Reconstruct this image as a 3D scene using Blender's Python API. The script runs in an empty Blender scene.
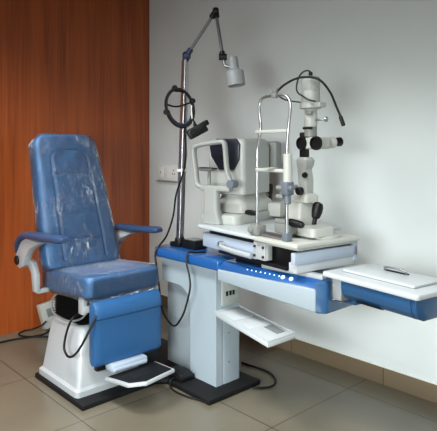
import bpy, bmesh, math, random
from mathutils import Vector, Matrix, noise
random.seed(4)
PI = math.pi
C = bpy.context.scene.collection
V = Vector

# ------------------------------------------------------------------ materials
def lin(r, g, b):
    f = lambda c: (c/255/12.92) if c/255 <= .04045 else ((c/255+.055)/1.055)**2.4
    return (f(r), f(g), f(b), 1)

def mat(name, col, rough=.5, metal=0, coat=0, coatr=.1, spec=.5, noise_amt=0, nscale=20, bump=0, bscale=60, sheen=0, emit=None):
    m = bpy.data.materials.new(name); m.use_nodes = True
    nt = m.node_tree; b = nt.nodes['Principled BSDF']
    b.inputs['Base Color'].default_value = col
    b.inputs['Roughness'].default_value = rough
    b.inputs['Metallic'].default_value = metal
    b.inputs['Coat Weight'].default_value = coat
    b.inputs['Coat Roughness'].default_value = coatr
    b.inputs['Specular IOR Level'].default_value = spec
    if emit:
        b.inputs['Emission Color'].default_value = emit[0]
        b.inputs['Emission Strength'].default_value = emit[1]
    tc = nt.nodes.new('ShaderNodeTexCoord')
    if noise_amt:
        n = nt.nodes.new('ShaderNodeTexNoise'); n.inputs['Scale'].default_value = nscale; n.inputs['Detail'].default_value = 4
        nt.links.new(tc.outputs['Object'], n.inputs['Vector'])
        mx = nt.nodes.new('ShaderNodeMix'); mx.data_type = 'RGBA'
        mx.inputs['A'].default_value = tuple(c*(1-noise_amt) for c in col[:3])+(1,)
        mx.inputs['B'].default_value = tuple(min(1, c*(1+noise_amt)) for c in col[:3])+(1,)
        nt.links.new(n.outputs['Fac'], mx.inputs['Factor'])
        nt.links.new(mx.outputs['Result'], b.inputs['Base Color'])
    if bump:
        n2 = nt.nodes.new('ShaderNodeTexNoise'); n2.inputs['Scale'].default_value = bscale; n2.inputs['Detail'].default_value = 3
        nt.links.new(tc.outputs['Object'], n2.inputs['Vector'])
        bp = nt.nodes.new('ShaderNodeBump'); bp.inputs['Strength'].default_value = bump; bp.inputs['Distance'].default_value = .002
        nt.links.new(n2.outputs['Fac'], bp.inputs['Height']); nt.links.new(bp.outputs['Normal'], b.inputs['Normal'])
    return m

M = {}
M['vinyl'] = mat('blue_vinyl', lin(50,95,140), .42, noise_amt=.06, bump=.25, bscale=140)
M['vinyl_bright'] = mat('blue_vinyl_pad', lin(36,82,128), .4, noise_amt=.05, bump=.15, bscale=140)
M['armpad'] = mat('arm_pad_vinyl', lin(42,62,94), .4, bump=.15, bscale=120)
M['white'] = mat('white_enamel', lin(164,168,171), .35, coat=.3)
M['ivory'] = mat('ivory_plastic', lin(164,166,161), .42, noise_amt=.02)
M['cream'] = mat('cream_plastic', lin(178,179,172), .4)
M['greyplastic'] = mat('grey_plastic', lin(122,124,120), .45)
M['slate'] = mat('slate_plastic', lin(98,104,114), .42)
M['column'] = mat('column_paint', lin(150,162,170), .4, coat=.2)
M['recess'] = mat('recess_paint', lin(134,143,148), .5)  # column paint made darker, with the shade of the hollow in its colour
M['blue'] = mat('blue_lacquer', lin(24,78,138), .3, coat=.5)
M['blue_deep'] = mat('deep_blue_lacquer', lin(30,74,114), .3, coat=.5)
M['palepanel'] = mat('pale_blue_panel', lin(160,172,187), .4)
M['black'] = mat('black_plastic', lin(11,11,13), .45, spec=.35)
M['blackmat'] = mat('black_rubber', lin(9,9,11), .6, spec=.3, bump=.3, bscale=220)
M['screen'] = mat('dark_window', lin(22,24,36), .3, spec=.4)
M['chrome'] = mat('chrome', lin(190,191,193), .32, metal=1)
M['steel'] = mat('brushed_steel', lin(170,172,175), .34, metal=1)
M['navy'] = mat('navy_plastic', lin(34,44,72), .4)
M['led'] = mat('led', lin(230,240,255), .3, emit=((.6,.8,1,1), .7))
M['tag'] = mat('grey_label', lin(116,118,120), .5)
M['lampshade'] = mat('grey_lamp_enamel', lin(150,153,155), .42)
M['switch'] = mat('switch_plastic', lin(226,227,222), .35)
M['papers'] = mat('grey_tray_lining', lin(186,190,193), .5)
M['ceilingpaint'] = mat('ceiling_paint', lin(150,151,150), .8)
M['diffuser'] = mat('lamp_diffuser', lin(240,240,240), .5, emit=((1,1,.98,1), 1.0))

M['traywhite'] = mat('tray_white_enamel', lin(184,189,192), .35, coat=.2)
M['headrest'] = mat('grey_headrest_plastic', lin(150,152,148), .45)
M['zinc'] = mat('zinc_plate', lin(185,188,190), .4, metal=.25)
M['lamparm'] = mat('grey_lamp_arm', lin(98,100,102), .4, metal=.3)

def wall_mat():
    m = mat('white_wall_paint', lin(214,220,220), .5, spec=.35)
    nt = m.node_tree; b = nt.nodes['Principled BSDF']; tc = nt.nodes['Texture Coordinate']
    n = nt.nodes.new('ShaderNodeTexNoise'); n.inputs['Scale'].default_value = 1.6; n.inputs['Detail'].default_value = 5
    nt.links.new(tc.outputs['Object'], n.inputs['Vector'])
    r = nt.nodes.new('ShaderNodeValToRGB'); r.color_ramp.elements[0].position = .3; r.color_ramp.elements[1].position = .75
    r.color_ramp.elements[0].color = lin(210,217,216); r.color_ramp.elements[1].color = lin(219,224,223)
    nt.links.new(n.outputs['Fac'], r.inputs['Fac']); nt.links.new(r.outputs['Color'], b.inputs['Base Color'])
    n2 = nt.nodes.new('ShaderNodeTexNoise'); n2.inputs['Scale'].default_value = 9; n2.inputs['Detail'].default_value = 6
    nt.links.new(tc.outputs['Object'], n2.inputs['Vector'])
    bp = nt.nodes.new('ShaderNodeBump'); bp.inputs['Strength'].default_value = .12; bp.inputs['Distance'].default_value = .01
    nt.links.new(n2.outputs['Fac'], bp.inputs['Height']); nt.links.new(bp.outputs['Normal'], b.inputs['Normal'])
    return m
M['wall'] = wall_mat()

def wood_mat():
    m = mat('orange_brown_wood', lin(150,72,30), .36, coat=.2, coatr=.3)
    nt = m.node_tree; b = nt.nodes['Principled BSDF']; tc = nt.nodes['Texture Coordinate']
    mp = nt.nodes.new('ShaderNodeMapping'); mp.inputs['Scale'].default_value = (14, 14, .55)
    nt.links.new(tc.outputs['Object'], mp.inputs['Vector'])
    n = nt.nodes.new('ShaderNodeTexNoise'); n.inputs['Scale'].default_value = 1.0; n.inputs['Detail'].default_value = 8; n.inputs['Distortion'].default_value = .5
    nt.links.new(mp.outputs['Vector'], n.inputs['Vector'])
    mp2 = nt.nodes.new('ShaderNodeMapping'); mp2.inputs['Scale'].default_value = (70, 70, 1.6)
    nt.links.new(tc.outputs['Object'], mp2.inputs['Vector'])
    n2 = nt.nodes.new('ShaderNodeTexNoise'); n2.inputs['Scale'].default_value = 1.0; n2.inputs['Detail'].default_value = 4
    nt.links.new(mp2.outputs['Vector'], n2.inputs['Vector'])
    ad = nt.nodes.new('ShaderNodeMix'); ad.data_type = 'FLOAT'; ad.inputs['Factor'].default_value = .35
    nt.links.new(n.outputs['Fac'], ad.inputs['A']); nt.links.new(n2.outputs['Fac'], ad.inputs['B'])
    r = nt.nodes.new('ShaderNodeValToRGB')
    e = r.color_ramp.elements; e[0].position = .3; e[0].color = lin(120,52,18); e[1].position = .72; e[1].color = lin(182,92,40)
    k = e.new(.5); k.color = lin(158,74,28)
    nt.links.new(ad.outputs['Result'], r.inputs['Fac']); nt.links.new(r.outputs['Color'], b.inputs['Base Color'])
    return m
M['wood'] = wood_mat()

def floor_mat(base=False):
    m = mat('beige_floor_tile', lin(140,128,104), .3, coat=.15)
    nt = m.node_tree; b = nt.nodes['Principled BSDF']
    g = nt.nodes.new('ShaderNodeNewGeometry')
    mp = nt.nodes.new('ShaderNodeMapping'); mp.inputs['Location'].default_value = (1.915+.728*10, -2.82+.69*10, 0)
    nt.links.new(g.outputs['Position'], mp.inputs['Vector'])
    br = nt.nodes.new('ShaderNodeTexBrick'); br.offset = 0; br.squash = 1
    br.inputs['Scale'].default_value = 1; br.inputs['Brick Width'].default_value = .728; br.inputs['Row Height'].default_value = .69
    br.inputs['Mortar Size'].default_value = .0035; br.inputs['Mortar Smooth'].default_value = .1
    br.inputs['Color1'].default_value = lin(112,105,90); br.inputs['Color2'].default_value = lin(106,99,84); br.inputs['Mortar'].default_value = lin(60,53,43)
    nt.links.new(mp.outputs['Vector'], br.inputs['Vector'])
    n = nt.nodes.new('ShaderNodeTexNoise'); n.inputs['Scale'].default_value = 3.2; n.inputs['Detail'].default_value = 7
    nt.links.new(g.outputs['Position'], n.inputs['Vector'])
    r = nt.nodes.new('ShaderNodeValToRGB'); r.color_ramp.elements[0].position = .3; r.color_ramp.elements[1].position = .7
    r.color_ramp.elements[0].color = (.84,.84,.84,1); r.color_ramp.elements[1].color = (1.0,1.0,1.0,1)
    nt.links.new(n.outputs['Fac'], r.inputs['Fac'])
    mx = nt.nodes.new('ShaderNodeMix'); mx.data_type = 'RGBA'; mx.blend_type = 'MULTIPLY'; mx.inputs['Factor'].default_value = 1
    nt.links.new(br.outputs['Color'], mx.inputs['A']); nt.links.new(r.outputs['Color'], mx.inputs['B'])
    nt.links.new(mx.outputs['Result'], b.inputs['Base Color'])
    return m
M['floor'] = floor_mat()

def base_mat():
    m = mat('baseboard_tile', lin(150,132,104), .4)
    nt = m.node_tree; b = nt.nodes['Principled BSDF']
    g = nt.nodes.new('ShaderNodeNewGeometry')
    mp = nt.nodes.new('ShaderNodeMapping'); mp.inputs['Location'].default_value = (1.8+.728*10, 0, 5)
    nt.links.new(g.outputs['Position'], mp.inputs['Vector'])
    sx = nt.nodes.new('ShaderNodeSeparateXYZ'); nt.links.new(mp.outputs['Vector'], sx.inputs[0])
    cb = nt.nodes.new('ShaderNodeCombineXYZ'); nt.links.new(sx.outputs['X'], cb.inputs['X']); nt.links.new(sx.outputs['Z'], cb.inputs['Y'])
    br = nt.nodes.new('ShaderNodeTexBrick'); br.offset = 0; br.inputs['Scale'].default_value = 1
    br.inputs['Brick Width'].default_value = .728; br.inputs['Row Height'].default_value = 50; br.inputs['Mortar Size'].default_value = .003
    br.inputs['Color1'].default_value = lin(112,98,78); br.inputs['Color2'].default_value = lin(106,92,72); br.inputs['Mortar'].default_value = lin(66,56,44)
    nt.links.new(cb.outputs[0], br.inputs['Vector']); nt.links.new(br.outputs['Color'], b.inputs['Base Color'])
    return m
M['base'] = base_mat()

def film_mat(name='clear_plastic_film', crease=.55):
    m = bpy.data.materials.new(name); m.use_nodes = True
    nt = m.node_tree; nt.nodes.clear()
    out = nt.nodes.new('ShaderNodeOutputMaterial'); mix = nt.nodes.new('ShaderNodeMixShader')
    tr = nt.nodes.new('ShaderNodeBsdfTransparent'); gl = nt.nodes.new('ShaderNodeBsdfGlossy'); gl.inputs['Roughness'].default_value = .1
    gl.inputs['Color'].default_value = (.95,.97,1,1)
    tc = nt.nodes.new('ShaderNodeTexCoord')
    mp = nt.nodes.new('ShaderNodeMapping'); mp.inputs['Scale'].default_value = (17, 17, 5); mp.inputs['Rotation'].default_value = (.2, .25, .3)
    nt.links.new(tc.outputs['Object'], mp.inputs['Vector'])
    n = nt.nodes.new('ShaderNodeTexNoise'); n.inputs['Scale'].default_value = 1.0; n.inputs['Detail'].default_value = 4; n.inputs['Distortion'].default_value = 1.6
    nt.links.new(mp.outputs['Vector'], n.inputs['Vector'])
    ab = nt.nodes.new('ShaderNodeMath'); ab.operation = 'SUBTRACT'; ab.inputs[1].default_value = .5
    nt.links.new(n.outputs['Fac'], ab.inputs[0])
    ab2 = nt.nodes.new('ShaderNodeMath'); ab2.operation = 'ABSOLUTE'; nt.links.new(ab.outputs[0], ab2.inputs[0])
    bp = nt.nodes.new('ShaderNodeBump'); bp.inputs['Strength'].default_value = 1.0; bp.inputs['Distance'].default_value = .09
    nt.links.new(ab2.outputs[0], bp.inputs['Height']); nt.links.new(bp.outputs['Normal'], gl.inputs['Normal'])
    fr = nt.nodes.new('ShaderNodeFresnel'); fr.inputs['IOR'].default_value = 1.5
    pass
    ml = nt.nodes.new('ShaderNodeMath'); ml.operation = 'MULTIPLY_ADD'; ml.inputs[1].default_value = .8; ml.inputs[2].default_value = .0; ml.use_clamp = True
    nt.links.new(fr.outputs[0], ml.inputs[0])
    n3 = nt.nodes.new('ShaderNodeTexNoise'); n3.inputs['Scale'].default_value = 1.0; n3.inputs['Detail'].default_value = 3; n3.inputs['Distortion'].default_value = 2.2
    mp3 = nt.nodes.new('ShaderNodeMapping'); mp3.inputs['Scale'].default_value = (13, 13, 4.5); mp3.inputs['Rotation'].default_value = (.25, .1, .8)
    nt.links.new(tc.outputs['Object'], mp3.inputs['Vector']); nt.links.new(mp3.outputs['Vector'], n3.inputs['Vector'])
    r3 = nt.nodes.new('ShaderNodeValToRGB'); e = r3.color_ramp.elements
    e[0].position = .478; e[0].color = (0,0,0,1); e[1].position = .516; e[1].color = (0,0,0,1)
    k3 = e.new(.495); k3.color = (1,1,1,1)
    nt.links.new(n3.outputs['Fac'], r3.inputs['Fac'])
    n4 = nt.nodes.new('ShaderNodeTexNoise'); n4.inputs['Scale'].default_value = 5.5; nt.links.new(tc.outputs['Object'], n4.inputs['Vector'])
    r4 = nt.nodes.new('ShaderNodeValToRGB'); r4.color_ramp.elements[0].position = .44; r4.color_ramp.elements[1].position = .60
    nt.links.new(n4.outputs['Fac'], r4.inputs['Fac'])
    m4 = nt.nodes.new('ShaderNodeMath'); m4.operation = 'MULTIPLY'; nt.links.new(r3.outputs['Color'], m4.inputs[0]); nt.links.new(r4.outputs['Color'], m4.inputs[1])
    m5 = nt.nodes.new('ShaderNodeMath'); m5.operation = 'MULTIPLY_ADD'; m5.inputs[1].default_value = crease; m5.use_clamp = True
    nt.links.new(m4.outputs[0], m5.inputs[0]); nt.links.new(ml.outputs[0], m5.inputs[2])
    nt.links.new(m5.outputs[0], mix.inputs['Fac'])
    m6 = nt.nodes.new('ShaderNodeMath'); m6.operation = 'MULTIPLY_ADD'; m6.inputs[1].default_value = .4; m6.inputs[2].default_value = .08
    nt.links.new(m4.outputs[0], m6.inputs[0]); nt.links.new(m6.outputs[0], gl.inputs['Roughness']); nt.links.new(tr.outputs[0], mix.inputs[1]); nt.links.new(gl.outputs[0], mix.inputs[2])
    nt.links.new(mix.outputs[0], out.inputs['Surface'])
    return m
M['film'] = film_mat()
M['film_smooth'] = film_mat('smooth_plastic_film', .10)

# ------------------------------------------------------------------ mesh builder
WORLD = {}
def mw(o): return WORLD.get(o.name, Matrix.Identity(4)) if o else Matrix.Identity(4)

class MB:
    """collects shapes given in a frame (matrix) and links them as one mesh"""
    def __init__(s, frame=None): s.bm = bmesh.new(); s.f = frame or Matrix.Identity(4)
    def add(s, bm, m=None):
        me = bpy.data.meshes.new('tmp')
        if m is not None: bm.transform(m)
        bm.to_mesh(me); bm.free(); s.bm.from_mesh(me); bpy.data.meshes.remove(me)
        return s
    def box(s, x0, x1, y0, y1, z0, z1, bev=.004, seg=2, m=None):
        b = bmesh.new(); bmesh.ops.create_cube(b, size=1)
        bmesh.ops.scale(b, vec=(x1-x0, y1-y0, z1-z0), verts=b.verts)
        bmesh.ops.translate(b, vec=((x0+x1)/2, (y0+y1)/2, (z0+z1)/2), verts=b.verts)
        if bev: bmesh.ops.bevel(b, geom=b.edges, offset=min(bev, .49*min(x1-x0, y1-y0, z1-z0)), segments=seg, profile=.5, affect='EDGES')
        return s.add(b, m)
    def hexa(s, lo, hi, bev=.004, seg=2, m=None):
        """lo, hi: matching loops of 3D points (bottom and top)"""
        b = bmesh.new()
        L = [b.verts.new(p) for p in lo]; Hh = [b.verts.new(p) for p in hi]
        n = len(lo)
        b.faces.new(L[::-1]); b.faces.new(Hh)
        for i in range(n): b.faces.new((L[i], L[(i+1) % n], Hh[(i+1) % n], Hh[i]))
        bmesh.ops.recalc_face_normals(b, faces=b.faces)
        if bev: bmesh.ops.bevel(b, geom=b.edges, offset=bev, segments=seg, profile=.5, affect='EDGES')
        return s.add(b, m)
    def prism(s, poly, z0, z1, bev=.004, seg=2, axis='z', m=None):
        f = {'z': lambda p, h: (p[0], p[1], h), 'y': lambda p, h: (p[0], h, p[1]), 'x': lambda p, h: (h, p[0], p[1])}[axis]
        return s.hexa([f(p, z0) for p in poly], [f(p, z1) for p in poly], bev, seg, m)
    def loft(s, rings, cap=True, m=None):
        b = bmesh.new(); n = len(rings[0]); R = [[b.verts.new(p) for p in r] for r in rings]
        for a, c in zip(R, R[1:]):
            for i in range(n): b.faces.new((a[i], a[(i+1) % n], c[(i+1) % n], c[i]))
        if cap: b.faces.new(R[0][::-1]); b.faces.new(R[-1])
        bmesh.ops.recalc_face_normals(b, faces=b.faces)
        return s.add(b, m)
    def tube(s, pts, r, seg=10, smooth=0, closed=False, flat=None, m=None):
        pts = [V(p) for p in pts]
        if smooth:
            q = []; n = len(pts)
            for i in range(n if closed else n-1):
                g = lambda k: pts[k % n] if closed else pts[min(max(k, 0), n-1)]
                a, b_, c, d = g(i-1), g(i), g(i+1), g(i+2)
                for k in range(smooth):
                    t = k/smooth
                    q.append(.5*((2*b_)+(c-a)*t+(2*a-5*b_+4*c-d)*t*t+(3*b_-a-3*c+d)*t**3))
            if not closed: q.append(pts[-1])
            pts = q
        n = len(pts); rings = []; up = None
        for i in range(n):
            t = (pts[(i+1) % n]-pts[i-1]) if (closed or 0 < i < n-1) else (pts[1]-pts[0] if i == 0 else pts[-1]-pts[-2])
            t.normalize()
            if up is None:
                up = t.orthogonal().normalized() if flat is None else V(flat[2])
            up = (up-t*up.dot(t)).normalized(); sd = t.cross(up)
            ra, rb = (r, r) if flat is None else flat[:2]
            if callable(r): ra = rb = r(i/(n-1))
            rings.append([pts[i]+up*(ra*math.cos(2*PI*k/seg))+sd*(rb*math.sin(2*PI*k/seg)) for k in range(seg)])
        if closed:
            b = bmesh.new(); R = [[b.verts.new(p) for p in rg] for rg in rings]
            for j in range(n):
                a, c = R[j], R[(j+1) % n]
                for i in range(seg): b.faces.new((a[i], a[(i+1) % seg], c[(i+1) % seg], c[i]))
            bmesh.ops.recalc_face_normals(b, faces=b.faces)
            return s.add(b, m)
        return s.loft(rings, True, m)
    def lathe(s, p, d, prof, seg=28, m=None):
        """prof: (radius, distance along d) from p"""
        p = V(p); d = V(d).normalized(); u = d.orthogonal().normalized(); w = d.cross(u)
        return s.loft([[p+d*h+(u*math.cos(2*PI*k/seg)+w*math.sin(2*PI*k/seg))*max(r, 1e-4) for k in range(seg)] for r, h in prof], True, m)
    def cyl(s, a, b, r, seg=24, bev=.003):
        a, b = V(a), V(b); L = (b-a).length; bev = min(bev, r*.4, L*.4)
        return s.lathe(a, b-a, [(r-bev, 0), (r, bev), (r, L-bev), (r-bev, L)], seg)
    def build(s, name, m, parent=None, angle=38, kind=None, deform=None):
        bm = s.bm
        bm.transform(s.f)
        if deform:
            for v in bm.verts: v.co = deform(v.co)
        bm.transform(mw(parent).inverted())
        me = bpy.data.meshes.new(name); bm.to_mesh(me); bm.free()
        me.materials.append(M[m] if isinstance(m, str) else m)
        me.shade_smooth(); me.set_sharp_from_angle(angle=math.radians(angle))
        o = bpy.data.objects.new(name, me); C.objects.link(o)
        if parent: o.parent = parent
        WORLD[o.name] = mw(parent).copy()
        if kind: o['kind'] = kind
        return o

def thing(name, label, cat, loc, rz=0, group=None):
    o = bpy.data.objects.new(name, None); C.objects.link(o)
    o.empty_display_size = .05
    o.location = loc; o.rotation_euler = (0, 0, rz); o['label'] = label; o['category'] = cat
    if group: o['group'] = group
    WORLD[o.name] = Matrix.Translation(loc) @ Matrix.Rotation(rz, 4, 'Z')
    return o
def tag(o, label, cat, group=None):
    o['label'] = label; o['category'] = cat
    if group: o['group'] = group
    return o

def rrect(cx, cy, hx, hy, r, n=6):
    P = []
    for (sx, sy, a0) in ((1, 1, 0), (-1, 1, 90), (-1, -1, 180), (1, -1, 270)):
        for k in range(n+1):
            a = math.radians(a0+90*k/n)
            P.append((cx+sx*(hx-r)+r*math.cos(a), cy+sy*(hy-r)+r*math.sin(a)))
    return P
def sup(t, e): return math.copysign(abs(t)**(2/e), t)

# ------------------------------------------------------------------ room
WX, WY, CZ = -4.27, 3.03, 2.95
RX1, RY0 = 1.3, -1.9
MB().box(WX-.1, RX1+.1, RY0-.1, WY+.1, -.1, 0, 0).build('floor', 'floor', kind='structure')
MB().box(WX-.1, RX1+.1, RY0-.1, WY+.1, CZ, CZ+.1, 0).build('ceiling', 'ceilingpaint', kind='structure')
MB().box(WX-.1, WX, RY0-.1, WY+.1, 0, CZ, 0).build('wall_left', 'wood', kind='structure')
MB().box(WX, RX1+.1, WY, WY+.1, 0, CZ, 0).build('wall_back', 'wall', kind='structure')
MB().box(RX1, RX1+.1, RY0-.1, WY, 0, CZ, 0).build('wall_right', 'wall', kind='structure')
MB().box(WX, RX1, RY0-.1, RY0, 0, CZ, 0).build('wall_front', 'wall', kind='structure')
MB().box(WX, RX1, WY-.012, WY, 0, .106, .002).build('baseboard_back', 'base', kind='structure')
MB().box(WX, RX1, WY-.012, WY, .1055, .113, .001).build('trim_1', 'switch', kind='structure')

# wall switch plate
sw = thing('switch_plate', 'white switch and socket plate on the white wall left of the pole', 'switch', (-3.985, WY, 1.225))
MB().box(-4.13, -3.84, WY-.012, WY, 1.16, 1.295, .004).build('plate', 'switch', sw)
MB().box(-4.11, -4.03, WY-.018, WY-.011, 1.18, 1.275, .003).build('rocker', 'switch', sw)
MB().box(-4.015, -3.94, WY-.018, WY-.011, 1.18, 1.275, .003).build('rocker', 'switch', sw)
for dx, dz in ((0, .02), (-.014, -.012), (.014, -.012)): MB().cyl((-3.885+dx, WY-.0145, 1.23+dz), (-3.885+dx, WY-.011, 1.23+dz), .006, 12, .001).build('socket_hole', 'black', sw)
MB().cyl((-4.07, WY-.020, 1.2275), (-4.07, WY-.017, 1.2275), .008, 12, .001).build('indicator', 'tag', sw)
MB().box(-4.13, -3.84, WY-.03, WY, 1.142, 1.152, .002).build('lower_ledge', 'greyplastic', sw)

# white box on the floor against the wood wall
pb = thing('power_box', 'white power box with grey label leaning on the wood wall behind the chair', 'box', (-4.2, 2.0, 0))
tilt = Matrix.Translation((-4.165, 2.03, .018)) @ Matrix.Rotation(math.radians(-13), 4, 'Y') @ Matrix.Rotation(math.radians(9), 4, 'X')
MB(tilt).box(-.045, .03, -.095, .075, .0, .2, .006).build('case', 'cream', pb)
MB(tilt).box(.028, .032, -.055, .01, .085, .15, .001).build('label_plate', 'tag', pb)
k = MB(tilt)
for i in range(5): k.box(.028, .0315, .03, .06, .06+i*.022, .07+i*.022, .001)
k.build('vent_slots', 'greyplastic', pb)
tag(MB().tube([(-4.10,1.30,.008),(-4.10,1.50,.008),(-4.1,1.63,.008),(-4.07,1.76,.008),(-4.05,1.87,.008),(-4.07,1.95,.03),(-4.10,1.99,.07)], .007, 8, 5).build('floor_cable', 'black'), 'black cable running left along the floor by the wood wall', 'cable')
tag(MB().tube([(-3.93,1.93,.008),(-4.0,1.86,.0075),(-4.11,1.75,.008),(-4.19,1.74,.008),(-4.235,1.80,.008),(-4.215,1.86,.012),(-4.14,1.90,.05),(-4.115,1.93,.085)], .006, 8, 5).build('looped_cable', 'black'), 'black cable curling into a loop beside the white power box', 'cable')

# ------------------------------------------------------------------ examination chair
CY = 1.8
ch = thing('examination_chair', 'blue reclining examination chair wrapped in clear plastic on white pedestal', 'chair', (-3.05, CY, .03))
# pedestal: tapered box with lip
def rect_ring(x0, x1, y0, y1, r, z): return [(p[0], p[1], z) for p in rrect((x0+x1)/2, (y0+y1)/2, (x1-x0)/2, (y1-y0)/2, r, 6)]
MB().loft([rect_ring(-3.338,-2.83,1.508,2.06,.03,.03), rect_ring(-3.338,-2.83,1.508,2.06,.03,.062), rect_ring(-3.328,-2.84,1.518,2.05,.03,.072),
           rect_ring(-3.322,-2.846,1.524,2.045,.03,.076), rect_ring(-3.295,-2.895,1.565,2.0,.045,.36), rect_ring(-3.285,-2.905,1.575,1.99,.05,.385), rect_ring(-3.26,-2.93,1.60,1.965,.05,.40),rect_ring(-3.25,-2.94,1.61,1.955,.05,.40)]).build('pedestal', 'white', ch)
# oval relief on the front cap
rings = []
nb = 9
for i in range(nb*2+1):
    z = .398+.145*i/(nb*2); g = 0 if i % 2 else .022
    rings.append(rect_ring(-3.29+g, -2.925-g, 1.585+g, 1.97-g, .03, z))
MB().loft(rings).build('bellows', 'blackmat', ch)
MB().box(-3.30, -2.90, 1.60, 2.0, .535, .565, .006).build('seat_frame', 'steel', ch)
k = MB().box(-2.90, -2.845, 1.555, 1.585, .49, .60, .004).box(-2.90, -2.84, 1.56, 1.70, .50, .54, .004)
k.build('leg_rest_bracket', 'white', ch)

# seat cushion
def cushion(x0, x1, y0, y1, z0, z1, e=7, n=72, m=26, off=0, ez=3.2):
    cx, cy, cz = (x0+x1)/2, (y0+y1)/2, (z0+z1)/2; hx, hy, hz = (x1-x0)/2+off, (y1-y0)/2+off, (z1-z0)/2+off
    R = []
    for i in range(1, m):
        a = -PI/2+PI*i/m; c_ = abs(math.cos(a))**(2/ez); z = sup(math.sin(a), ez)
        # make the caps flat: radial scale
        R.append([(cx+hx*sup(math.cos(2*PI*k/n), e)*c_, cy+hy*sup(math.sin(2*PI*k/n), e)*c_, cz+hz*z) for k in range(n)])
    return R
def seat_def(off=0):
    return lambda p: V((p.x, p.y, p.z+.045*(p.x+3.08)/.55*.9))
def flatbox(x0, x1, y0, y1, z0, z1, r, off=0, n=8, mid=10):
    """box with round edges as rings for deforming"""
    x0 -= off; x1 += off; y0 -= off; y1 += off; z0 -= off; z1 += off
    R = []
    def ring(ins, z, rr): return [(p[0], p[1], z) for p in rrect((x0+x1)/2, (y0+y1)/2, (x1-x0)/2-ins, (y1-y0)/2-ins, max(rr, .004), n)]
    for f in (.97, .8, .6, .4, .2, .08): R.append(ring(f*.24, z0, .05))
    for kk in range(7):
        a = PI/2*kk/6; R.append(ring(r*(1-math.sin(a)), z0+r*(1-math.cos(a)), .05))
    for kk in range(1, 4): R.append(ring(0, z0+r+(z1-z0-2*r)*kk/4, .05))
    for kk in range(7):
        a = PI/2*kk/6; R.append(ring(r*(1-math.cos(a)), z1-r+r*math.sin(a), .05))
    for f in (.08, .2, .4, .6, .8, .97): R.append(ring(f*.24+.0, z1+.006*f, .05))
    return R
MB().loft(flatbox(-3.38,-2.785,1.55,2.06,.562,.695,.032)).build('seat', 'vinyl', ch, deform=seat_def())
def crumple(amp, sc, base=None):
    def f(p):
        if base: p = base(p)
        q = V((p.x*sc, p.y*sc, p.z*sc*.6))
        return p+V((noise.noise(q), noise.noise(q+V((7,3,1))), noise.noise(q+V((1,9,4)))))*amp
    return f
MB().loft(flatbox(-3.38,-2.785,1.55,2.06,.562,.695,.032,.007)).build('plastic_seat_cover', 'film', ch, deform=crumple(.006, 16, seat_def()))
# loose plastic hem hanging off the right front edge
hem = MB()
b = bmesh.new(); N = 14; rows = []
for j in range(4):
    rows.append([b.verts.new((-2.79+.006*math.sin(i*1.7+j), 1.56+.5*i/N, .585-.0-(j/3)*(.012+.03*i/N)+.004*math.sin(i*2.1))) for i in range(N+1)])
for j in range(3):
    for i in range(N): b.faces.new((rows[j][i], rows[j][i+1], rows[j+1][i+1], rows[j+1][i]))
hem.add(b).build('plastic_hem', 'film', ch)

# backrest
BB, BT = V((-3.285, CY, .655)), V((-3.60, CY, 1.535))
AX = (BT-BB); BL = AX.length; AX.normalize(); NR = V((AX.z, 0, -AX.x))   # NR points to the front (+X)
def backrest(off=0, grooves=True):
    rows = 110; R = []
    fl = [-.97+1.94*i/62 for i in range(63)]; dl = [.7-1.4*i/10 for i in range(11)]
    SD = [(-q, (1-abs(q)**9)**(1/4.5)) for q in fl]+[(-(1-abs(d)**4.5)**(1/9), d) for d in dl]
    SD += [(q, -(1-abs(q)**9)**(1/4.5)) for q in fl]+[((1-abs(d)**4.5)**(1/9), -d) for d in dl]
    for j in range(rows+1):
        t0 = j/rows
        # denser near both ends
        t = .5-.5*math.cos(PI*t0)
        t = .55*t+.45*t0
        h = t*BL
        hw = .268-.040*max(0, (t-.12)/.88)**1.2
        # rounded top and bottom corners
        rt = .09; rb = .07
        if h > BL-rt: q = (h-(BL-rt))/rt; hw -= rt*(1-math.sqrt(max(0, 1-q*q)))
        if h < rb: q = (rb-h)/rb; hw -= rb*(1-math.sqrt(max(0, 1-q*q)))
        hd = .062
        re = .035
        if h > BL-re: q = (h-(BL-re))/re; hd = max(.003, hd-re*(1-math.sqrt(max(0, 1-q*q))))
        if h < re: q = (re-h)/re; hd = max(.003, hd-re*(1-math.sqrt(max(0, 1-q*q))))
        hw += off; hd += off
        ring = []
        for s, d in SD:
            y = hw*s; dep = hd*d
            if d > .6:
                dep += .012*(1-s*s)*math.sin(PI*min(1, max(0, t)))   # slight belly
                if grooves:
                    g = 0
                    lim = .56 if t < .80 else .56-.22*(max(0, (t-.80)/.065))**2
                    ds = abs(abs(s)-lim)*hw
                    if .06 < t < .865: g = max(g, 1-ds/.012)
                    for tt in (.865, .685, .40, .2):
                        if abs(s) < (.57 if tt < .8 else .35): g = max(g, 1-abs(t-tt)*BL/.013)
                    dep -= .010*max(0, g)
            ring.append(BB+AX*h+V((0, y, 0))+NR*dep)
        R.append(ring)
    return R
MB().loft(backrest()).build('backrest', 'vinyl', ch)
MB().loft(backrest(.007, False)).build('plastic_back_cover', 'film', ch, deform=crumple(.007, 15))
# back bracket joining backrest and seat
MB().box(-3.42, -3.30, 1.66, 1.94, .56, .70, .01).build('recline_hinge', 'black', ch)

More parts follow.
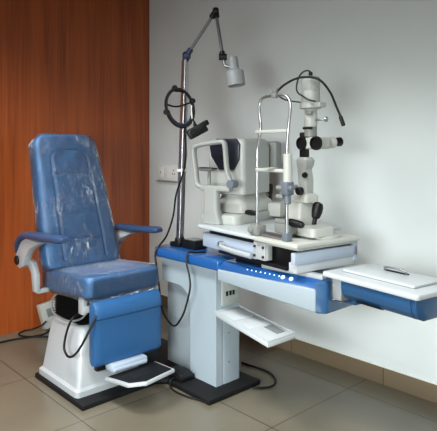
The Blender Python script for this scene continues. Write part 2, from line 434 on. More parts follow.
# armrests
def armrest(sy, y, dx, dz):
    """sy=-1 near side, +1 far side"""
    a = MB()
    fx = lambda x: -2.84+dx+(x+2.86)*.88
    yi = y-sy*.03
    prof = [(-3.40,.555),(-3.345,.555),(-3.345,.66),(-3.40,.735),(-3.45,.75),(-3.49,.74),(-3.47,.70),(-3.42,.66)]
    prof = [(fx(x), z+dz) for x, z in prof]
    a.box(-3.325+dx, -3.27+dx, min(yi, yi-sy*.16), max(yi, yi-sy*.16), .545, .572, .004)
    a.prism(prof, min(yi-.016, yi+.016), max(yi-.016, yi+.016), .004, axis='y')
    b_ = MB()
    hub = [(-3.585,.70),(-3.52,.685),(-3.46,.71),(-3.42,.775),(-3.35,.83),(-3.22,.872),(-3.2,.882),(-3.42,.888),(-3.5,.86),(-3.555,.80),(-3.60,.755)]
    hub = [(fx(x), z+dz) for x, z in hub]
    b_.prism(hub, y-.024, y+.024, .007, axis='y')
    ar = b_.build('armrest', 'white', ch)
    a.build('arm_post', 'white', ar)
    k = MB().cyl((fx(-3.555), y-.034, .735+dz), (fx(-3.555), y+.034, .735+dz), .03, 24)
    k.build('pivot_knob', 'black', ar)
    p = MB(); R = []
    path = [(-3.60,.775),(-3.575,.825),(-3.52,.872),(-3.45,.897),(-3.36,.905),(-3.25,.908),(-3.12,.912),(-3.0,.920),(-2.90,.926),(-2.86,.926)]
    n = 28; path = [(fx(x), z+.006+dz) for x, z in path]
    for i, (x, z) in enumerate(path):
        x0, z0 = path[max(0, i-1)]; x1, z1 = path[min(len(path)-1, i+1)]
        t = V((x1-x0, 0, z1-z0)).normalized(); nn = V((-t.z, 0, t.x))
        sc = .72 if i == 0 else (.55 if i == len(path)-1 else 1)
        w = (.032+.012*min(1, i/4))*sc; hh = .021*sc
        R.append([V((x, y, z))+V((0, w*sup(math.cos(2*PI*k/n), 3.2), 0))+nn*(hh*sup(math.sin(2*PI*k/n), 3.2)) for k in range(n)])
    p.loft(R).build('arm_pad', 'armpad', ar)
armrest(-1, 1.448, 0, 0)
armrest(1, 2.135, -.055, -.018)

# leg rest pad: rounded top roll and flat pad below
lr = MB()
prof = [(-2.80,.575),(-2.775,.572),(-2.752,.552),(-2.738,.52),(-2.733,.49),(-2.735,.482),(-2.744,.474),(-2.744,.46),(-2.742,.34),(-2.738,.25),(-2.742,.225),(-2.756,.21),(-2.79,.205),(-2.822,.22),(-2.83,.26),(-2.83,.54),(-2.82,.568)]
n = len(prof); R = []
for (y, sc, dx) in ((1.578,.55,0),(1.583,.82,0),(1.598,.97,0),(1.615,1,0),(1.7,1,.004),(1.81,1,.008),(1.92,1,.004),(2.005,1,0),(2.022,.97,0),(2.037,.82,0),(2.042,.55,0)):
    cx, cz = -2.785, .39
    R.append([(cx+(x-cx)*sc+(dx if x > -2.76 else 0), y, cz+(z-cz)*(1-(1-sc)*.08)) for x, z in prof])
lr.loft(R).build('leg_rest', 'vinyl_bright', ch, angle=30)
MB().box(-2.835, -2.77, 1.92, 2.03, .10, .24, .01).box(-2.84,-2.80,1.62,1.98,.16,.30,.008).build('leg_rest_arm', 'black', ch)
MB().box(-2.79, -2.70, 1.665, 1.905, .17, .215, .012).cyl((-2.712,1.672,.185),(-2.712,1.898,.185),.017).build('footrest_hinge', 'palepanel', ch)
# footrest plate, tilted up towards the front
fa = [V((-2.735,1.632,.150)), V((-2.47,1.652,.178)), V((-2.47,1.928,.196)), V((-2.735,1.985,.150))]
fa = [fa[0], fa[0].lerp(fa[1], .8), V((-2.45,1.72,.186)), fa[2], fa[3]]
up = V((-.13, 0, .99)).normalized()
footp = MB().hexa([p-up*.020 for p in fa], [p for p in fa], .004).build('footrest', 'white', ch)
cen = sum(fa, V((0,0,0)))/5
MB().hexa([cen+(p-cen)*.90+up*.0 for p in fa], [cen+(p-cen)*.90+up*.004 for p in fa], .001).build('footrest_mat', 'blackmat', footp)
# hose looping in front of the pedestal
MB().tube([(-2.95,1.64,.47),(-2.925,1.56,.475),(-2.91,1.515,.455),(-2.95,1.505,.37),(-2.965,1.50,.29),(-2.92,1.495,.258),(-2.87,1.495,.263),(-2.81,1.495,.30),(-2.765,1.50,.35),(-2.73,1.52,.42),(-2.76,1.60,.52),(-2.86,1.66,.57)], .007, 10, 6).build('hose', 'black', ch)
MB().tube([(-3.22,1.62,.56),(-3.26,1.57,.50),(-3.22,1.555,.43),(-3.10,1.56,.41),(-3.0,1.575,.42),(-2.93,1.60,.45),(-2.88,1.62,.52)], .006, 8, 6).build('wire', 'greyplastic', ch)

# ------------------------------------------------------------------ instrument unit
un = thing('ophthalmic_unit', 'white column unit with blue top and white fronted control desk', 'medical unit', (-2.65, 2.3, .03))
L = [(-3.346,1.492),(-2.735,1.492),(-2.745,1.99),(-2.70,2.045),(-2.63,2.05),(-2.312,2.05),(-2.312,2.47),(-3.346,2.47)]
tag(MB().prism(L, 0, .03, .006).build('base_plate', 'blackmat'), 'black stepped floor plate under the chair pedestal and the white column', 'plate')
CXF, CYN, CYF = -2.415, 2.195, 2.40
MB().prism(rrect((-2.95+CXF)/2, (CYN+.05+CYF)/2, (CXF+2.95)/2, (CYF-CYN-.05)/2, .02), .03, .735, 0).build('column', 'column', un)
# front skin with the hollow for the chair (rounded upper corner)
pl = [(CXF,.03),(CXF,.735),(-2.95,.735),(-2.95,.575)]
for k_ in range(9):
    a = PI/2*k_/8
    pl.append((-2.78+.125*math.sin(a), .575-.125*(1-math.cos(a))))
pl.append((-2.655,.03))
sk = MB(); sk.prism(pl, CYN, CYN+.052, 0, axis='y')
sk.build('column_front', 'column', un)
MB().box(-2.948,-2.656,CYN+.046,CYN+.0505,.032,.575,0).build('column_recess', 'recess', un)  # darker sheet lining the hollow, shade put into its colour
for z in (.33, .155): MB().cyl((CXF-.002, 2.30, z), (CXF+.003, 2.30, z), .006, 12, .001).build('screw', 'tag', un)
# blue top with a rounded left end
tp = [p for p in [(-2.345,2.145),(-2.345,2.50)]]
cxl = -2.93
for k_ in range(13):
    a = math.radians(90+15*k_); tp.append((cxl-.0+.10*math.cos(a)-.0, (2.50-.10 if math.sin(a) > 0 else 2.145+.10)+.10*math.sin(a)))
MB().prism(tp, .735, .792, .012, 3).build('tabletop', 'blue', un)
MB().prism([(x*.985-.041, 2.32+(y-2.32)*.9) for x, y in tp], .727, .737, .002).build('tabletop_underside', 'white', un)
# control desk
DX0, DX1, DY0, DY1 = -2.345, -1.645, 2.14, 2.45
front = MB().hexa([(DX0,DY0,.685),(DX1,DY0,.652),(DX1,DY1,.652),(DX0,DY1,.685)], [(DX0,DY0,.752),(DX1,DY0,.766),(DX1,DY1,.766),(DX0,DY1,.752)], .008, 3)
front.build('control_desk', 'column', un)
cpanel = MB().hexa([(DX0,DY0-.001,.754),(DX1,DY0-.001,.767),(DX1,DY1,.767),(DX0,DY1,.754)], [(DX0,DY0+.055,.792),(DX1,DY0+.055,.802),(DX1,DY1,.802),(DX0,DY1,.792)], .004, 2).build('control_panel', 'blue', un)
MB().hexa([(DX1-.005,DY0+.004,.646),(DX1+.05,DY0+.03,.650),(DX1+.05,DY1,.650),(DX1-.005,DY1,.646)], [(DX1-.005,DY0+.004,.80),(DX1+.035,DY0+.05,.802),(DX1+.035,DY1,.802),(DX1-.005,DY1,.80)], .01, 3).build('end_cap', 'blue_deep', un)
# buttons lie on the sloped face of the panel
def onpanel(x, f):   # f 0..1 up the slope
    s_ = (x-DX0)/(DX1-DX0)
    return V((x, DY0-.001+.056*f, .754+.013*s_+(.038-.003*s_)*f))
pn = V((0, -.56, .83)).normalized()
for i in range(8):
    p = onpanel(-2.13+.033*i, .55)
    MB().cyl(p-pn*.002, p+pn*.003, .0038, 12, .001).build('button_light', 'led', cpanel)
for x in (-1.87, -1.815):
    p = onpanel(x, .5)
    MB().cyl(p-pn*.002, p+pn*.006, .0115, 16, .002).build('round_button', 'led', cpanel)
MB().box(-2.30, -1.66, 2.245, 2.30, .79, .822, .003).build('slide_rail', 'black', un)
MB().box(-2.06, -1.65, 2.205, 2.243, .79, .822, .004).build('rail_cover', 'zinc', un)
# pull-out shelf
sh = [(-2.42,2.19),(-1.855,2.035),(-1.85,2.245),(-2.42,2.385)]
shelfp = MB().prism(sh, .452, .478, .004).build('shelf', 'traywhite', un)
cx = sum(p[0] for p in sh)/4; cy = sum(p[1] for p in sh)/4
def inner(p, a): return (cx+(p[0]-cx)*a, cy+(p[1]-cy)*a)
k = MB()
for i in range(4):
    p, q = sh[i], sh[(i+1) % 4]
    k.hexa([(*p,.477),(*q,.477),(*inner(q,.95),.477),(*inner(p,.95),.477)], [(*p,.484),(*q,.484),(*inner(q,.95),.484),(*inner(p,.95),.484)], .001, 1)
k.build('shelf_rim', 'traywhite', shelfp)
def shp(u, v):
    a = V((*sh[0],0)).lerp(V((*sh[1],0)), u); b_ = V((*sh[3],0)).lerp(V((*sh[2],0)), u); c_ = a.lerp(b_, v); return (c_.x, c_.y)
for (u0, u1, v0, v1) in ((.08,.36,.1,.9),(.40,.64,.1,.9)):
    q = [shp(u0,v0),shp(u1,v0),shp(u1,v1),shp(u0,v1)]
    MB().prism(q, .477, .4805, .002).build('shelf_liner', 'papers', shelfp)
q = [shp(.68,.55),shp(.9,.55),shp(.9,.85),shp(.68,.85)]
MB().prism(q, .477, .480, .001).build('shelf_recess', 'tag', shelfp)
# socket panel between shelf and desk
sockp = MB().box(CXF-.002, CXF+.012, 2.235, 2.385, .505, .68, .004).build('socket_panel', 'ivory', un)
for i, dy in enumerate((-.028, 0, .026)):
    MB().box(CXF+.010, CXF+.016, 2.30+dy-.008, 2.30+dy+.008, .56, .588, .002).build('socket', 'black', sockp)

# small black box at the pole's foot
bx = thing('charger_box', 'small black box on the blue top beside the foot of the pole', 'box', (-2.79, 2.33, .792))
MB().box(-2.835,-2.70,2.27,2.38,.792,.85,.008).build('case', 'black', bx)
MB().box(-2.82,-2.72,2.285,2.36,.848,.853,.003).build('lid', 'tag', bx)
# foot pedal
fp = thing('foot_pedal', 'black foot pedal on the black base plate beside the column', 'pedal', (-2.66, 2.13, .03))
MB().box(-2.755,-2.595,2.075,2.185,.03,.062,.008).build('housing', 'black', fp)
MB().hexa([(-2.745,2.082,.060),(-2.61,2.082,.060),(-2.61,2.178,.060),(-2.745,2.178,.060)], [(-2.745,2.085,.078),(-2.62,2.085,.070),(-2.62,2.175,.070),(-2.745,2.175,.078)], .004).build('treadle', 'black', fp)
MB().tube([(-2.66,2.08,.045),(-2.66,2.045,.036),(-2.645,2.03,.008),(-2.56,2.012,.008),(-2.46,2.025,.008),(-2.40,2.045,.008),(-2.33,2.05,.01)], .005, 8, 5).build('cord', 'black', fp)
# power cord on the floor to the right of the column
tag(MB().tube([(-2.30,2.50,.007),(-2.52,2.60,.007),(-2.62,2.615,.007),(-2.42,2.63,.007),(-2.32,2.60,.007),(-2.255,2.54,.007),(-2.24,2.48,.007),(-2.265,2.42,.007),(-2.30,2.385,.007)][2:], .0065, 10, 6).build('floor_cable', 'black'), 'black power cord curving over the floor right of the column', 'cable')

# ------------------------------------------------------------------ examination lamp on its pole
lp = thing('examination_lamp', 'grey shaded jointed examination lamp on tall chrome pole', 'lamp', (-2.905, 2.31, .792))
MB().box(-2.955,-2.855,2.262,2.362,.792,.822,.006).lathe((-2.905,2.31,.82),(0,0,1),[(.034,0),(.034,.02),(.026,.03)]).build('pole_base', 'black', lp)
pb_, pt_ = V((-2.905,2.31,.822)), V((-2.875,2.335,2.04))
d = (pt_-pb_)
def polering(t, h):
    c_ = pb_+d*t; return [(c_.x+x, c_.y+y, c_.z) for x, y in rrect(0,0,h,h,.008,4)]
MB().loft([polering(0,.0205), polering(1,.0205)]).build('pole', 'chrome', lp)
k = pb_+d*.40
MB().box(k.x-.024,k.x+.024,k.y-.024,k.y+.024,k.z-.02,k.z+.0,.003).build('pole_collar', 'switch', lp)
MB().tube([(-2.88,2.335,1.825),(-2.872,2.27,1.826),(-2.869,2.24,1.826),(-2.868,2.232,1.842)], .005, 8, 4).build('hook', 'black', lp)
j1 = V((-2.87,2.34,2.07)); el = V((-2.667,2.42,2.345)); j2 = V((-2.565,2.39,2.03))
MB().cyl(j1-V((.018,.02,0)), j1+V((.018,.02,0)), .029, 24, .011).cyl(pt_-V((0,0,.01)), j1, .022).cyl(j1, j1.lerp(el,.16), .020).build('base_joint', 'navy', lp)
e1 = j1.lerp(el,.1); e2 = j1.lerp(el,.94)
MB().cyl(e1, e2, .0105, 14).build('lower_arm', 'lamparm', lp)
MB().cyl(el-V((.015,.013,0)), el+V((.015,.013,0)), .026, 24, .01).cyl(el, el.lerp(j1,.15), .020, 16, .006).cyl(el, el.lerp(j2,.15), .020, 16, .006).build('elbow_joint', 'black', lp)
MB().cyl(el.lerp(j2,.1), el.lerp(j2,.93), .0105, 14).build('upper_arm', 'lamparm', lp)
MB().cyl(el.lerp(j2,.88), el.lerp(j2,1.0), .017).cyl(j2-V((.018,.018,0)), j2+V((.018,.018,0)), .022).build('shade_joint', 'black', lp)
ax = (V((-2.495,2.42,1.85))-V((-2.525,2.415,2.03))).normalized(); s0 = V((-2.513,2.425,2.028))
MB().cyl(j2, j2+V((.008,.006,-.055)), .011).cyl(j2+V((.008,.006,-.055)), s0+ax*.075, .010).build('shade_bracket', 'steel', lp)
ro, pr = .056, []
pr = [(.012,0),(.028,.001),(.031,.008),(.031,.07),(.035,.082),(.053,.092),(.057,.10),(.057,.186),(.054,.188),(.052,.186),(.05,.12),(.03,.10),(.004,.095)]
shadep = MB().lathe(s0, ax, pr, 36).build('lamp_shade', 'lampshade', lp)
MB().lathe(s0, ax, [(.002,.10),(.02,.10),(.02,.115),(.046,.150),(.047,.17),(.044,.176),(.002,.179)], 28).build('bulb', 'greyplastic', shadep)

# indirect ophthalmoscope headset hanging on the pole
oph = thing('headset_ophthalmoscope', 'black ring shaped headset instrument hanging on the chrome pole', 'headset', (-2.87, 2.29, 1.52))
rc = V((-2.857,2.272,1.715)); ru = V((.55,.83,.0)).normalized(); rv = V((-.09,-.10,1)).normalized(); rn = ru.cross(rv)
ringp = lambda a, s=1: rc+ru*(.090*s*math.cos(a))+rv*(.126*s*math.sin(a))
MB().tube([ringp(2*PI*k/40) for k in range(40)], .01, 10, 0, True, flat=(.011,.026,ru)).build('headband', 'black', oph)
MB().tube([ringp(2*PI*k/40,.86) for k in range(21,38)], .006, 8, 2).build('inner_band', 'navy', oph)
MB().tube([ringp(2.95,.95), ringp(2.95,.35)+V((0,0,.0)), rc+ru*.03+rv*.02, ringp(.35,.8)], .01, 8, 4, flat=(.006,.018,rv)).build('overhead_strap', 'black', oph)
for a in (1.75, .35, 3.35):
    p = ringp(a, 1.06); MB().cyl(p-rn*.022, p+rn*.022, .019).build('knob', 'black', oph)
pbx = rc+ru*.085+rv*-.15
mt = Matrix.Translation(pbx) @ Matrix.Rotation(math.atan2(ru.y,ru.x),4,'Z') @ Matrix.Rotation(math.radians(-28),4,'Y')
MB(mt).box(-.06,.075,-.04,.035,-.04,.028,.01).box(.05,.10,-.035,.03,-.005,.03,.008).cyl((-.02,-.045,0),(-.02,-.02,0),.022).build('optics_box', 'black', oph)
MB().tube([ringp(5.6), pbx+V((0,0,.03))], .012, 10).build('mount_arm', 'black', oph)
MB().tube([ringp(.2,1.0), rc+ru*.075+rv*.0+rn*.02, rc+ru*.07-rv*.08+rn*.02, pbx+V((-.02,0,.02))], .004, 8, 6).build('headset_wire', 'switch', oph)

# cable from the headset down past the table
tag(MB().tube([(-2.80,2.27,1.54),(-2.785,2.265,1.40),(-2.81,2.26,1.28),(-2.875,2.255,1.14),(-2.90,2.25,1.0),(-2.93,2.22,.87),(-2.935,2.155,.80),(-2.93,2.125,.755),(-2.90,2.118,.66),(-2.875,2.118,.54),(-2.845,2.118,.42),(-2.78,2.118,.355),(-2.715,2.118,.34),(-2.66,2.118,.39),(-2.615,2.118,.46),(-2.565,2.118,.60),(-2.575,2.12,.68),(-2.602,2.122,.745),(-2.61,2.14,.806),(-2.60,2.19,.806),(-2.59,2.26,.80)], .0062, 8, 6).build('hanging_cable', 'black'), 'thin black cable looping down in front of the white column', 'cable')

# ------------------------------------------------------------------ instrument table on the unit
TZ = .975
FL = V((-2.629,2.219,TZ)); TA = -math.atan2(.1275,.992)
F = Matrix.Translation(FL) @ Matrix.Rotation(TA, 4, 'Z')     # local: x along the front edge, y to the back, z up from the table's top
tb = thing('instrument_table', 'white lift table carrying both eye instruments above the blue top', 'table', F @ V((.46,.22,-.16)), TA)
left = [(0.02,0.0),(.60,0.0),(.60,.66),(.30,.74),(.06,.70),(-.01,.45),(-.015,.05)]
MB(F).prism(left, -.022, 0, .006, 3).build('left_plate', 'traywhite', tb)
MB(F).prism([(.585,-.012)]+[(.9,-.012),(.915,0.0),(.915,.455),(.90,.47),(.585,.47)], -.022, .001, .005, 3).build('right_plate', 'cream', tb)
MB(F).box(.03,.555,.03,.40,-.135,-.048,.006).build('lift_box', 'palepanel', tb)
MB(F).box(.10,.56,.036,.40,-.049,-.021,.003).build('spacer', 'black', tb)  # black block standing for the shadow between plate and lift box
MB(F).box(.62,.87,.06,.44,-.149,-.021,.003).build('lift_core', 'black', tb)
MB(F).box(.865,.897,.0,.46,-.105,-.045,.006).box(.60,.897,.43,.46,-.13,-.021,.004).build('side_apron', 'palepanel', tb)
MB(F).box(.83,.888,.02,.45,-.150,-.10,.004).build('lift_skirt', 'traywhite', tb)
MB(F).box(.60,.897,.02,.45,-.036,-.021,.002).build('slide_carriage', 'cream', tb)
k = MB(F).box(.555,.655,.012,.05,-.125,-.03,.004).box(.66,.67,.015,.05,-.12,-.03,.002)
k.build('clamp_plate', 'zinc', tb)
for u in (.57,.64):
    for z in (-.105,-.055): MB(F).cyl((u,.016,z),(u,.004,z),.0075,12,.002).build('bolt', 'black', tb)
MB(F).tube([(.265,.03,-.094),(.275,-.01,-.094),(.32,-.024,-.098),(.43,-.024,-.104),(.57,-.018,-.108)], .011, 10, 5, flat=(.016,.009,(0,0,1))).build('lock_lever', 'white', tb)
MB(F).cyl((.25,.035,-.094),(.25,.0,-.094),.02).build('lever_pivot', 'steel', tb)
MB(F).box(.20,.80,.03,.34,-.152,-.133,.004).build('lift_base', 'black', tb)

# ------------------------------------------------------------------ auto refractometer
RA = math.radians(12.7); RO = F @ V((.05,.1,0))
G = Matrix.Translation(RO) @ Matrix.Rotation(RA, 4, 'Z')     # x right, y away from the patient, z up
ar = thing('auto_refractometer', 'ivory table refractometer with dark front window and arched headrest', 'eye instrument', RO, RA)
b = MB(G)
b.loft([[(p[0],p[1],z) for p in rrect(.02+dx,.27,.15-i,.26-i,.05,6)] for z,i,dx in ((.001,.0,0),(.045,.0,0),(.055,.006,0),(.06,.02,0))])
b.build('base', 'ivory', ar)
MB(G).loft([[(p[0],p[1],z) for p in rrect(.035,.30,.125-i,.20-i,.04,6)] for z,i in ((.058,.01),(.064,0),(.11,.0),(.13,.012),(.145,.03),(.19,.045))]).build('stage', 'cream', ar)
MB(G).loft([[(p[0],p[1],z) for p in rrect(.02,.27,.142-i,.17-i,.03,6)] for z,i in ((.176,.012),(.182,0),(.33,-.0),(.47,.0),(.515,.006),(.532,.018),(.537,.035))]).build('head', 'ivory', ar)
moni = MB(G).box(-.085,.20,.452,.535,.325,.52,.02,3).build('monitor', 'greyplastic', ar)
MB(G).box(-.06,.175,.533,.539,.35,.495,.002).build('monitor_screen', 'screen', moni)
octo = [(-.098,.50),(-.04,.535),(.105,.535),(.135,.50),(.13,.40),(.09,.335),(-.02,.335),(-.082,.42)]
MB(G).prism(octo, .085, .108, .006, axis='y').build('front_window', 'screen', ar)
MB(G).cyl((.025,.07,.42),(.025,.088,.42),.028).build('measuring_lens', 'black', ar)
MB(G).box(.0,.25,.41,.58,.015,.11,.012).build('joystick_base', 'cream', ar)
MB(G).lathe((.125,.50,.105),(0,0,1),[(.012,0),(.011,.05),(.017,.06),(.02,.10),(.018,.118),(.008,.124)]).build('joystick', 'black', ar)
# headrest: pillar, arch and chin rest
MB(G).loft([[(p[0],p[1],z) for p in rrect(-.005,y,hx,hy,.02,6)] for z,hx,hy,y in ((.002,.07,.05,.02),(.02,.068,.048,.018),(.05,.058,.036,.0),(.10,.052,.028,-.01),(.20,.052,.026,-.012),(.22,.055,.026,-.012))]).build('headrest_pillar', 'headrest', ar)
path = [(-.04,-.012,.226),(-.095,-.012,.230),(-.122,-.010,.255),(-.130,-.012,.33),(-.140,-.018,.42),(-.140,-.020,.458),(-.126,-.022,.484),(-.07,-.024,.498),(.0,-.026,.506),(.055,-.026,.512),(.085,-.024,.512),(.098,-.02,.492),(.100,-.012,.43),(.102,-.006,.36),(.112,-.004,.31),(.13,-.006,.272),(.145,-.01,.25),(.125,-.012,.232),(.06,-.012,.228)]
MB(G).tube(path, .02, 14, 4, True, flat=(.022,.0155,(0,1,0))).build('headrest_arch', 'headrest', ar)
MB(G).box(-.09,.14,-.034,.012,.205,.242,.012).build('arch_crossbar', 'headrest', ar)
MB(G).cyl((.15,-.045,.255),(.15,.02,.255),.026).build('height_knob', 'slate', ar)
MB(G).cyl((-.025,-.012,.23),(-.025,-.012,.335),.011).build('chin_stem', 'greyplastic', ar)
MB(G).loft([[(p[0],p[1],z) for p in rrect(-.03,-.03,hx*.8,hy,.018,5)] for z,hx,hy in ((.33,.05,.02),(.338,.07,.032),(.348,.078,.036),(.346,.07,.03),(.341,.04,.015))]).build('chin_rest', 'greyplastic', ar)
MB(G).tube([(-.088,-.03,.346),(-.07,-.055,.35),(-.02,-.062,.352),(.03,-.055,.35),(.05,-.03,.346)], .005, 8, 4).build('chin_paper_clip', 'black', ar)

# ------------------------------------------------------------------ slit lamp
SO = F @ V((.75,.22,0))
sl = thing('slit_lamp', 'cream slit lamp microscope with tall chrome chin frame and gooseneck cable', 'microscope', SO, TA)
def z_(y, s=185): return (148-y)/s+1.45-TZ
# chin frame
arch = [(.566,.03,.02),(.568,.03,.43),(.578,.03,.50),(.594,.03,.56),(.592,.034,.61),(.576,.038,.66),(.572,.042,.705),(.585,.046,.738),(.62,.05,.75),(.69,.05,.753),(.765,.05,.748),(.80,.05,.726),(.814,.046,.69),(.818,.04,.65),(.818,.034,.61),(.815,.03,.56),(.808,.03,.48),(.806,.03,.40),(.806,.03,.02)]
frm = MB(F).tube(arch, .0078, 12, 5).build('chin_frame', 'chrome', sl)
MB(F).box(.557,.805,.022,.042,.553,.572,.006).build('forehead_bar', 'cream', frm)
MB(F).box(.56,.81,.018,.045,.348,.367,.007).build('chin_bar', 'cream', frm)
MB(F).loft([[(p[0],p[1],z) for p in rrect(.69,.02,hx,.03,.02,5)] for z,hx in ((.362,.02),(.366,.03),(.372,.034),(.37,.028))]).build('chin_cup', 'cream', frm)
MB(F).cyl((.812,.03,.30),(.812,.03,.445),.023).build('post_sleeve', 'cream', frm)
MB(F).box(.785,.835,.005,.055,.235,.305,.008).cyl((.81,.03,.19),(.81,.03,.24),.018).build('height_clamp', 'slate', sl)
for dz in (.27,.225): MB(F).cyl((.74,.02,dz),(.79,.02,dz),.012).build('clamp_knob', 'greyplastic', sl)
MB(F).cyl((.835,.02,.272),(.858,.02,.272),.014).build('clamp_knob', 'slate', sl)
MB(F).box(.535,.60,.0,.07,.001,.06,.01).cyl((.55,-.012,.03),(.55,.01,.03),.018).build('post_foot', 'greyplastic', sl)
MB(F).box(.785,.828,.01,.05,.001,.045,.008).build('post_foot', 'slate', sl)
MB(F).box(.575,.80,.02,.045,.006,.03,.005).build('frame_rail', 'steel', sl)
MB(F).box(.672,.708,.038,.062,.738,.766,.005).cyl((.675,.048,.765),(.645,.048,.79),.006).cyl((.70,.048,.765),(.72,.04,.788),.006).build('gooseneck_clamp', 'greyplastic', sl)
MB(F).tube([(.691,.05,.762),(.714,.10,.812),(.765,.16,.847),(.837,.22,.836),(.874,.27,.768),(.895,.30,.684),(.917,.32,.616)], .0062, 10, 6).build('gooseneck', 'black', sl)
MB(F).cyl((.907,.312,.642),(.922,.322,.590),.0105).build('fixation_light', 'black', sl)
MB(F).lathe((.560,.03,.118),(-1,.1,-.03),[(.008,0),(.013,.012),(.016,.04),(.016,.08),(.012,.10),(.004,.104)]).build('side_knob', 'black', sl)
# base with cross slide
MB(F).lathe((.775,.29,.001),(0,0,1),[(.115,0),(.115,.008),(.105,.014)],40).build('base_disc', 'cream', sl)
MB(F).box(.635,.85,.165,.19,.004,.04,.004).cyl((.62,.178,.03),(.87,.178,.03),.008).build('slide_rail', 'steel', sl)
MB(F).loft([[(p[0],p[1],z) for p in rrect(.770,.235,hx*.85,hy*.68,.03,6)] for z,hx,hy in ((.014,.12,.125),(.05,.12,.125),(.058,.114,.12),(.062,.10,.105))]).build('cross_slide', 'cream', sl)
MB(F).loft([[(p[0],p[1],z) for p in rrect(.695,.23,hx*.72,hy*.85,.02,6)] for z,hx,hy in ((.06,.085,.075),(.16,.08,.07),(.18,.072,.062),(.184,.06,.05))]).build('slide_block', 'cream', sl)
k = MB(F)
for i in range(6): k.cyl((.655+.016*i,.085,.085+.0*i),(.655+.016*i,.13,.085),.012,12)
k.box(.64,.76,.085,.15,.02,.075,.008)
k.build('gear_housing', 'greyplastic', sl)
MB(F).lathe((.835,.115,.078),(-1,-.1,.08),[(.012,0),(.018,.01),(.021,.05),(.021,.085),(.016,.10),(.006,.104)]).build('locking_knob', 'black', sl)
MB(F).lathe((.755,.266,.048),(.10,.22,1),[(.016,0),(.013,.03),(.013,.045),(.025,.055),(.031,.085),(.031,.112),(.023,.132),(.006,.138)]).build('joystick', 'black', sl)
# lower arm
MB(F).loft([[(p[0],p[1],z) for p in rrect(x,y,hx,hy,.018,6)] for z,x,y,hx,hy in ((.184,.72,.245,.055,.05),(.215,.72,.245,.055,.05),(.228,.72,.245,.045,.04),(.23,.72,.245,.03,.03))]).build('arm_foot', 'cream', sl)
MB(F).loft([[(p[0],p[1],z) for p in rrect(x,y,hx,hy,.015,6)] for z,x,y,hx,hy in ((.225,.715,.255,.03,.03),(.30,.715,.25,.034,.034),(.36,.712,.245,.032,.032),(.385,.722,.24,.04,.036),(.41,.728,.235,.042,.036),(.425,.728,.235,.03,.03))]).build('lower_arm', 'ivory', sl)
MB(F).cyl((.745,.21,.33),(.757,.205,.33),.016).build('arm_dial', 'black', sl)
MB(F).cyl((.735,.20,.245),(.735,.17,.245),.021).build('tilt_knob', 'black', sl)
MB(F).cyl((.70,.20,.262),(.70,.17,.262),.014).build('tilt_knob', 'greyplastic', sl)
MB(F).box(.70,.735,.215,.26,.415,.56,.006).build('mirror_column', 'black', sl)
# microscope
MB(F).loft([[(x_,v,.50+z_0) for x_,z_0 in rrect(.772,0,hx,hz,.02,6)] for v,hx,hz in ((.215,.05,.026),(.225,.06,.032),(.30,.06,.032),(.335,.052,.03),(.345,.04,.024))]).build('microscope_body', 'cream', sl)
for u in (.722,.826):
    MB(F).lathe((u,.225,.50),(0,-1,0),[(.037,0),(.037,.015),(.034,.022),(.03,.022),(.028,.012),(.004,.012)]).build('objective_dial', 'black', sl)
for u in (.735,.795):
    o = MB(F).lathe((u,.318,.502),(.03,1,.06),[(.027,0),(.027,.03),(.030,.034),(.030,.06)])
    o = o.build('eyepiece_tube', 'cream', sl)
    MB(F).lathe((u+.002,.372,.506),(.03,1,.06),[(.020,0),(.022,.004),(.022,.03),(.025,.036),(.025,.058),(.018,.06),(.014,.052),(.002,.052)]).build('eyepiece', 'black', o)
# illumination tower
MB(F).cyl((.752,.25,.535),(.752,.25,.60),.034).build('tower_neck', 'greyplastic', sl)
MB(F).box(.725,.785,.215,.235,.575,.588,.003).build('slit_scale', 'black', sl)
MB(F).lathe((.752,.25,.59),(0,0,1),[(.034,0),(.036,.006),(.036,.07),(.033,.075),(.033,.10)]).build('slit_housing', 'cream', sl)
MB(F).box(.755,.80,.205,.222,.652,.672,.005).build('filter_lever', 'greyplastic', sl)
MB(F).cyl((.775,.25,.625),(.835,.27,.627),.006).cyl((.835,.27,.627),(.852,.276,.627),.014).build('slit_knob', 'steel', sl)
MB(F).lathe((.752,.25,.685),(0,0,1),[(.05,0),(.059,.004),(.059,.03),(.05,.034)]).box(.79,.845,.225,.275,.69,.716,.006).build('tower_ring', 'ivory', sl)
MB(F).lathe((.752,.25,.715),(0,0,1),[(.048,0),(.051,.003),(.051,.06),(.049,.063),(.049,.07),(.051,.073),(.051,.13),(.046,.142),(.03,.147)]).build('lamp_housing', 'ivory', sl)
MB(F).tube([(.752,.25,.855),(.750,.25,.885),(.735,.235,.893),(.71,.22,.878),(.690,.215,.845),(.690,.205,.805),(.715,.19,.775),(.75,.185,.755),(.80,.19,.728),(.825,.215,.72)], .0045, 8, 6).build('lamp_wire', 'black', sl)
MB(F).cyl((.752,.25,.855),(.752,.25,.885),.011).build('lamp_plug', 'black', sl)
MB(F).tube([(.691,.06,.76),(.70,.10,.735),(.715,.15,.725),(.735,.192,.72)], .004, 8, 5).build('gooseneck_wire', 'black', sl)

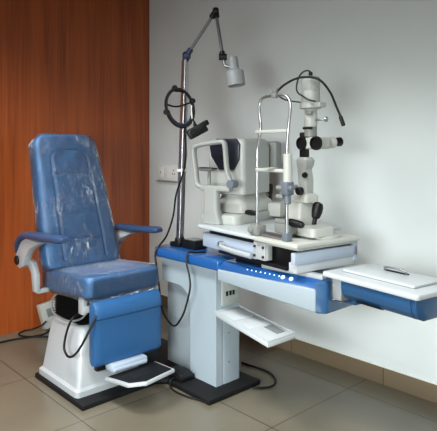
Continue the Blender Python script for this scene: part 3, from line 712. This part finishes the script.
# ------------------------------------------------------------------ drawer tray at the right
TR = math.atan2(-.079,.542)
TO = V((-1.636,2.185,0)); K = Matrix.Translation(TO) @ Matrix.Rotation(TR, 4, 'Z')
tr = thing('drawer_tray', 'white lidded swing tray with blue drawer right of the control desk', 'tray', K @ V((.27,.15,.72)), TR)
MB(K).prism(rrect(.272,.15,.272,.155,.018,5), .826, .850, .006, 3).build('tray_top', 'traywhite', tr)
lidp = MB(K).prism(rrect(.262,.185,.205,.108,.012,5), .849, .862, .004, 2).build('lid', 'traywhite', tr)
MB(K).prism(rrect(.262,.185,.208,.111,.012,5), .8485, .852, .0, 1).build('lid_gap', 'tag', tr)
MB(K).box(.19,.325,.222,.238,.8615,.867,.002).build('handle_slot', 'black', lidp)
MB(K).tube([(.20,.225,.865),(.205,.215,.88),(.26,.213,.884),(.315,.215,.88),(.32,.225,.865)], .005, 10, 5).build('lid_handle', 'steel', lidp)
# drawer: curved front underside
prof = [(.008,.827),(.008,.79),(.014,.765),(.032,.742),(.06,.73),(.285,.73),(.285,.827)]
def drawer(m, u0, u1, gr=0): return MB(K).prism([(y, z) for y, z in prof], u0, u1, .003, axis='x')
drawp = drawer('', .115, .50).build('drawer', 'blue_deep', tr, angle=25)
drawer('', .503, .528).build('drawer_side', 'blue_deep', tr, angle=25)
MB(K).hexa([(.20,.026,.737),(.33,.026,.737),(.33,.055,.7285),(.20,.055,.7285)], [(.20,.013,.752),(.33,.013,.752),(.33,.05,.74),(.20,.05,.74)], .002).build('drawer_pull', 'black', drawp)
MB(K).box(.045,.105,.02,.12,.72,.827,.01).build('swing_bracket', 'white', tr)
MB(K).box(.0,.12,.10,.26,.69,.735,.01).build('swing_arm', 'blue_deep', tr)
MB(K).box(.036,.112,.012,.13,.712,.829,.016).build('plastic_wrap', 'film_smooth', tr)

# ------------------------------------------------------------------ ceiling lights (out of frame) and lamps
def panel(x, y, sx, sy, power, label):
    t = thing('ceiling_light', label, 'light', (x, y, CZ))
    k = MB()
    k.box(x-sx/2-.03,x+sx/2+.03,y-sy/2-.03,y-sy/2,CZ-.03,CZ,.003).box(x-sx/2-.03,x+sx/2+.03,y+sy/2,y+sy/2+.03,CZ-.03,CZ,.003)
    k.box(x-sx/2-.03,x-sx/2,y-sy/2,y+sy/2,CZ-.03,CZ,.003).box(x+sx/2,x+sx/2+.03,y-sy/2,y+sy/2,CZ-.03,CZ,.003)
    k.build('frame', 'white', t)
    MB().box(x-sx/2,x+sx/2,y-sy/2,y+sy/2,CZ-.012,CZ,0).build('diffuser', 'diffuser', t)
    l = bpy.data.lights.new('panel_lamp', 'AREA'); l.shape = 'RECTANGLE'; l.size = sx; l.size_y = sy; l.energy = power; l.color = (.95, .99, .985); l.spread = math.radians(132)
    o = bpy.data.objects.new('panel_lamp', l); C.objects.link(o); o.location = (x, y, CZ-.02)
panel(-2.6, .85, 1.2, .6, 44, 'long ceiling panel light above the chair, outside the picture')
panel(-.7, .85, 1.2, .6, 44, 'long ceiling panel light over the right hand floor, outside the picture')
# unseen window added behind the camera to brighten the walls: daylight falls through it, slanting down into the room
WXC, WZC = -.9, 1.42
k = MB().box(WXC-1.26,WXC-1.2,RY0,RY0+.04,WZC-.66,WZC+.66,.004).box(WXC+1.2,WXC+1.26,RY0,RY0+.04,WZC-.66,WZC+.66,.004)
k.box(WXC-1.26,WXC+1.26,RY0,RY0+.04,WZC-.66,WZC-.6,.004).box(WXC-1.26,WXC+1.26,RY0,RY0+.04,WZC+.6,WZC+.66,.004).box(WXC-.02,WXC+.02,RY0,RY0+.03,WZC-.62,WZC+.62,.004)
win = k.build('window_1', 'white', kind='structure')
MB().box(WXC-1.2,WXC+1.2,RY0+.001,RY0+.01,WZC-.6,WZC+.6,0).build('pane', 'diffuser', win)  # glowing sheet added to fill the window frame
l = bpy.data.lights.new('daylight', 'AREA'); l.shape = 'RECTANGLE'; l.size = 2.4; l.size_y = 1.2; l.energy = 86; l.color = (.91,.98,.985); l.spread = math.radians(86)  # fill lamp added in the unseen window
o = bpy.data.objects.new('daylight', l); C.objects.link(o); o.location = (WXC, RY0+.06, WZC)
o.rotation_euler = (V((-3.3,3.0,-1.35))-o.location).to_track_quat('-Z','Y').to_euler()

w = bpy.data.worlds.new('World'); bpy.context.scene.world = w; w.use_nodes = True
w.node_tree.nodes['Background'].inputs[0].default_value = (.8, .85, .9, 1); w.node_tree.nodes['Background'].inputs[1].default_value = .3

# ------------------------------------------------------------------ camera
FPX, Y0, TH = 550., 148., .742
cam = bpy.data.cameras.new('camera'); co = bpy.data.objects.new('camera', cam); C.objects.link(co)
co.location = (0, 0, 1.45); co.rotation_euler = (PI/2, 0, PI/2-TH)
cam.sensor_fit = 'HORIZONTAL'; cam.sensor_width = 36; cam.lens = 36*FPX/437
cam.shift_y = -(215.5-Y0)/437; cam.clip_start = .05
sc = bpy.context.scene; sc.camera = co
vs = sc.view_settings; vs.view_transform = 'Standard'; vs.look = 'None'; vs.gamma = 1; vs.use_curve_mapping = False; vs.exposure = .3
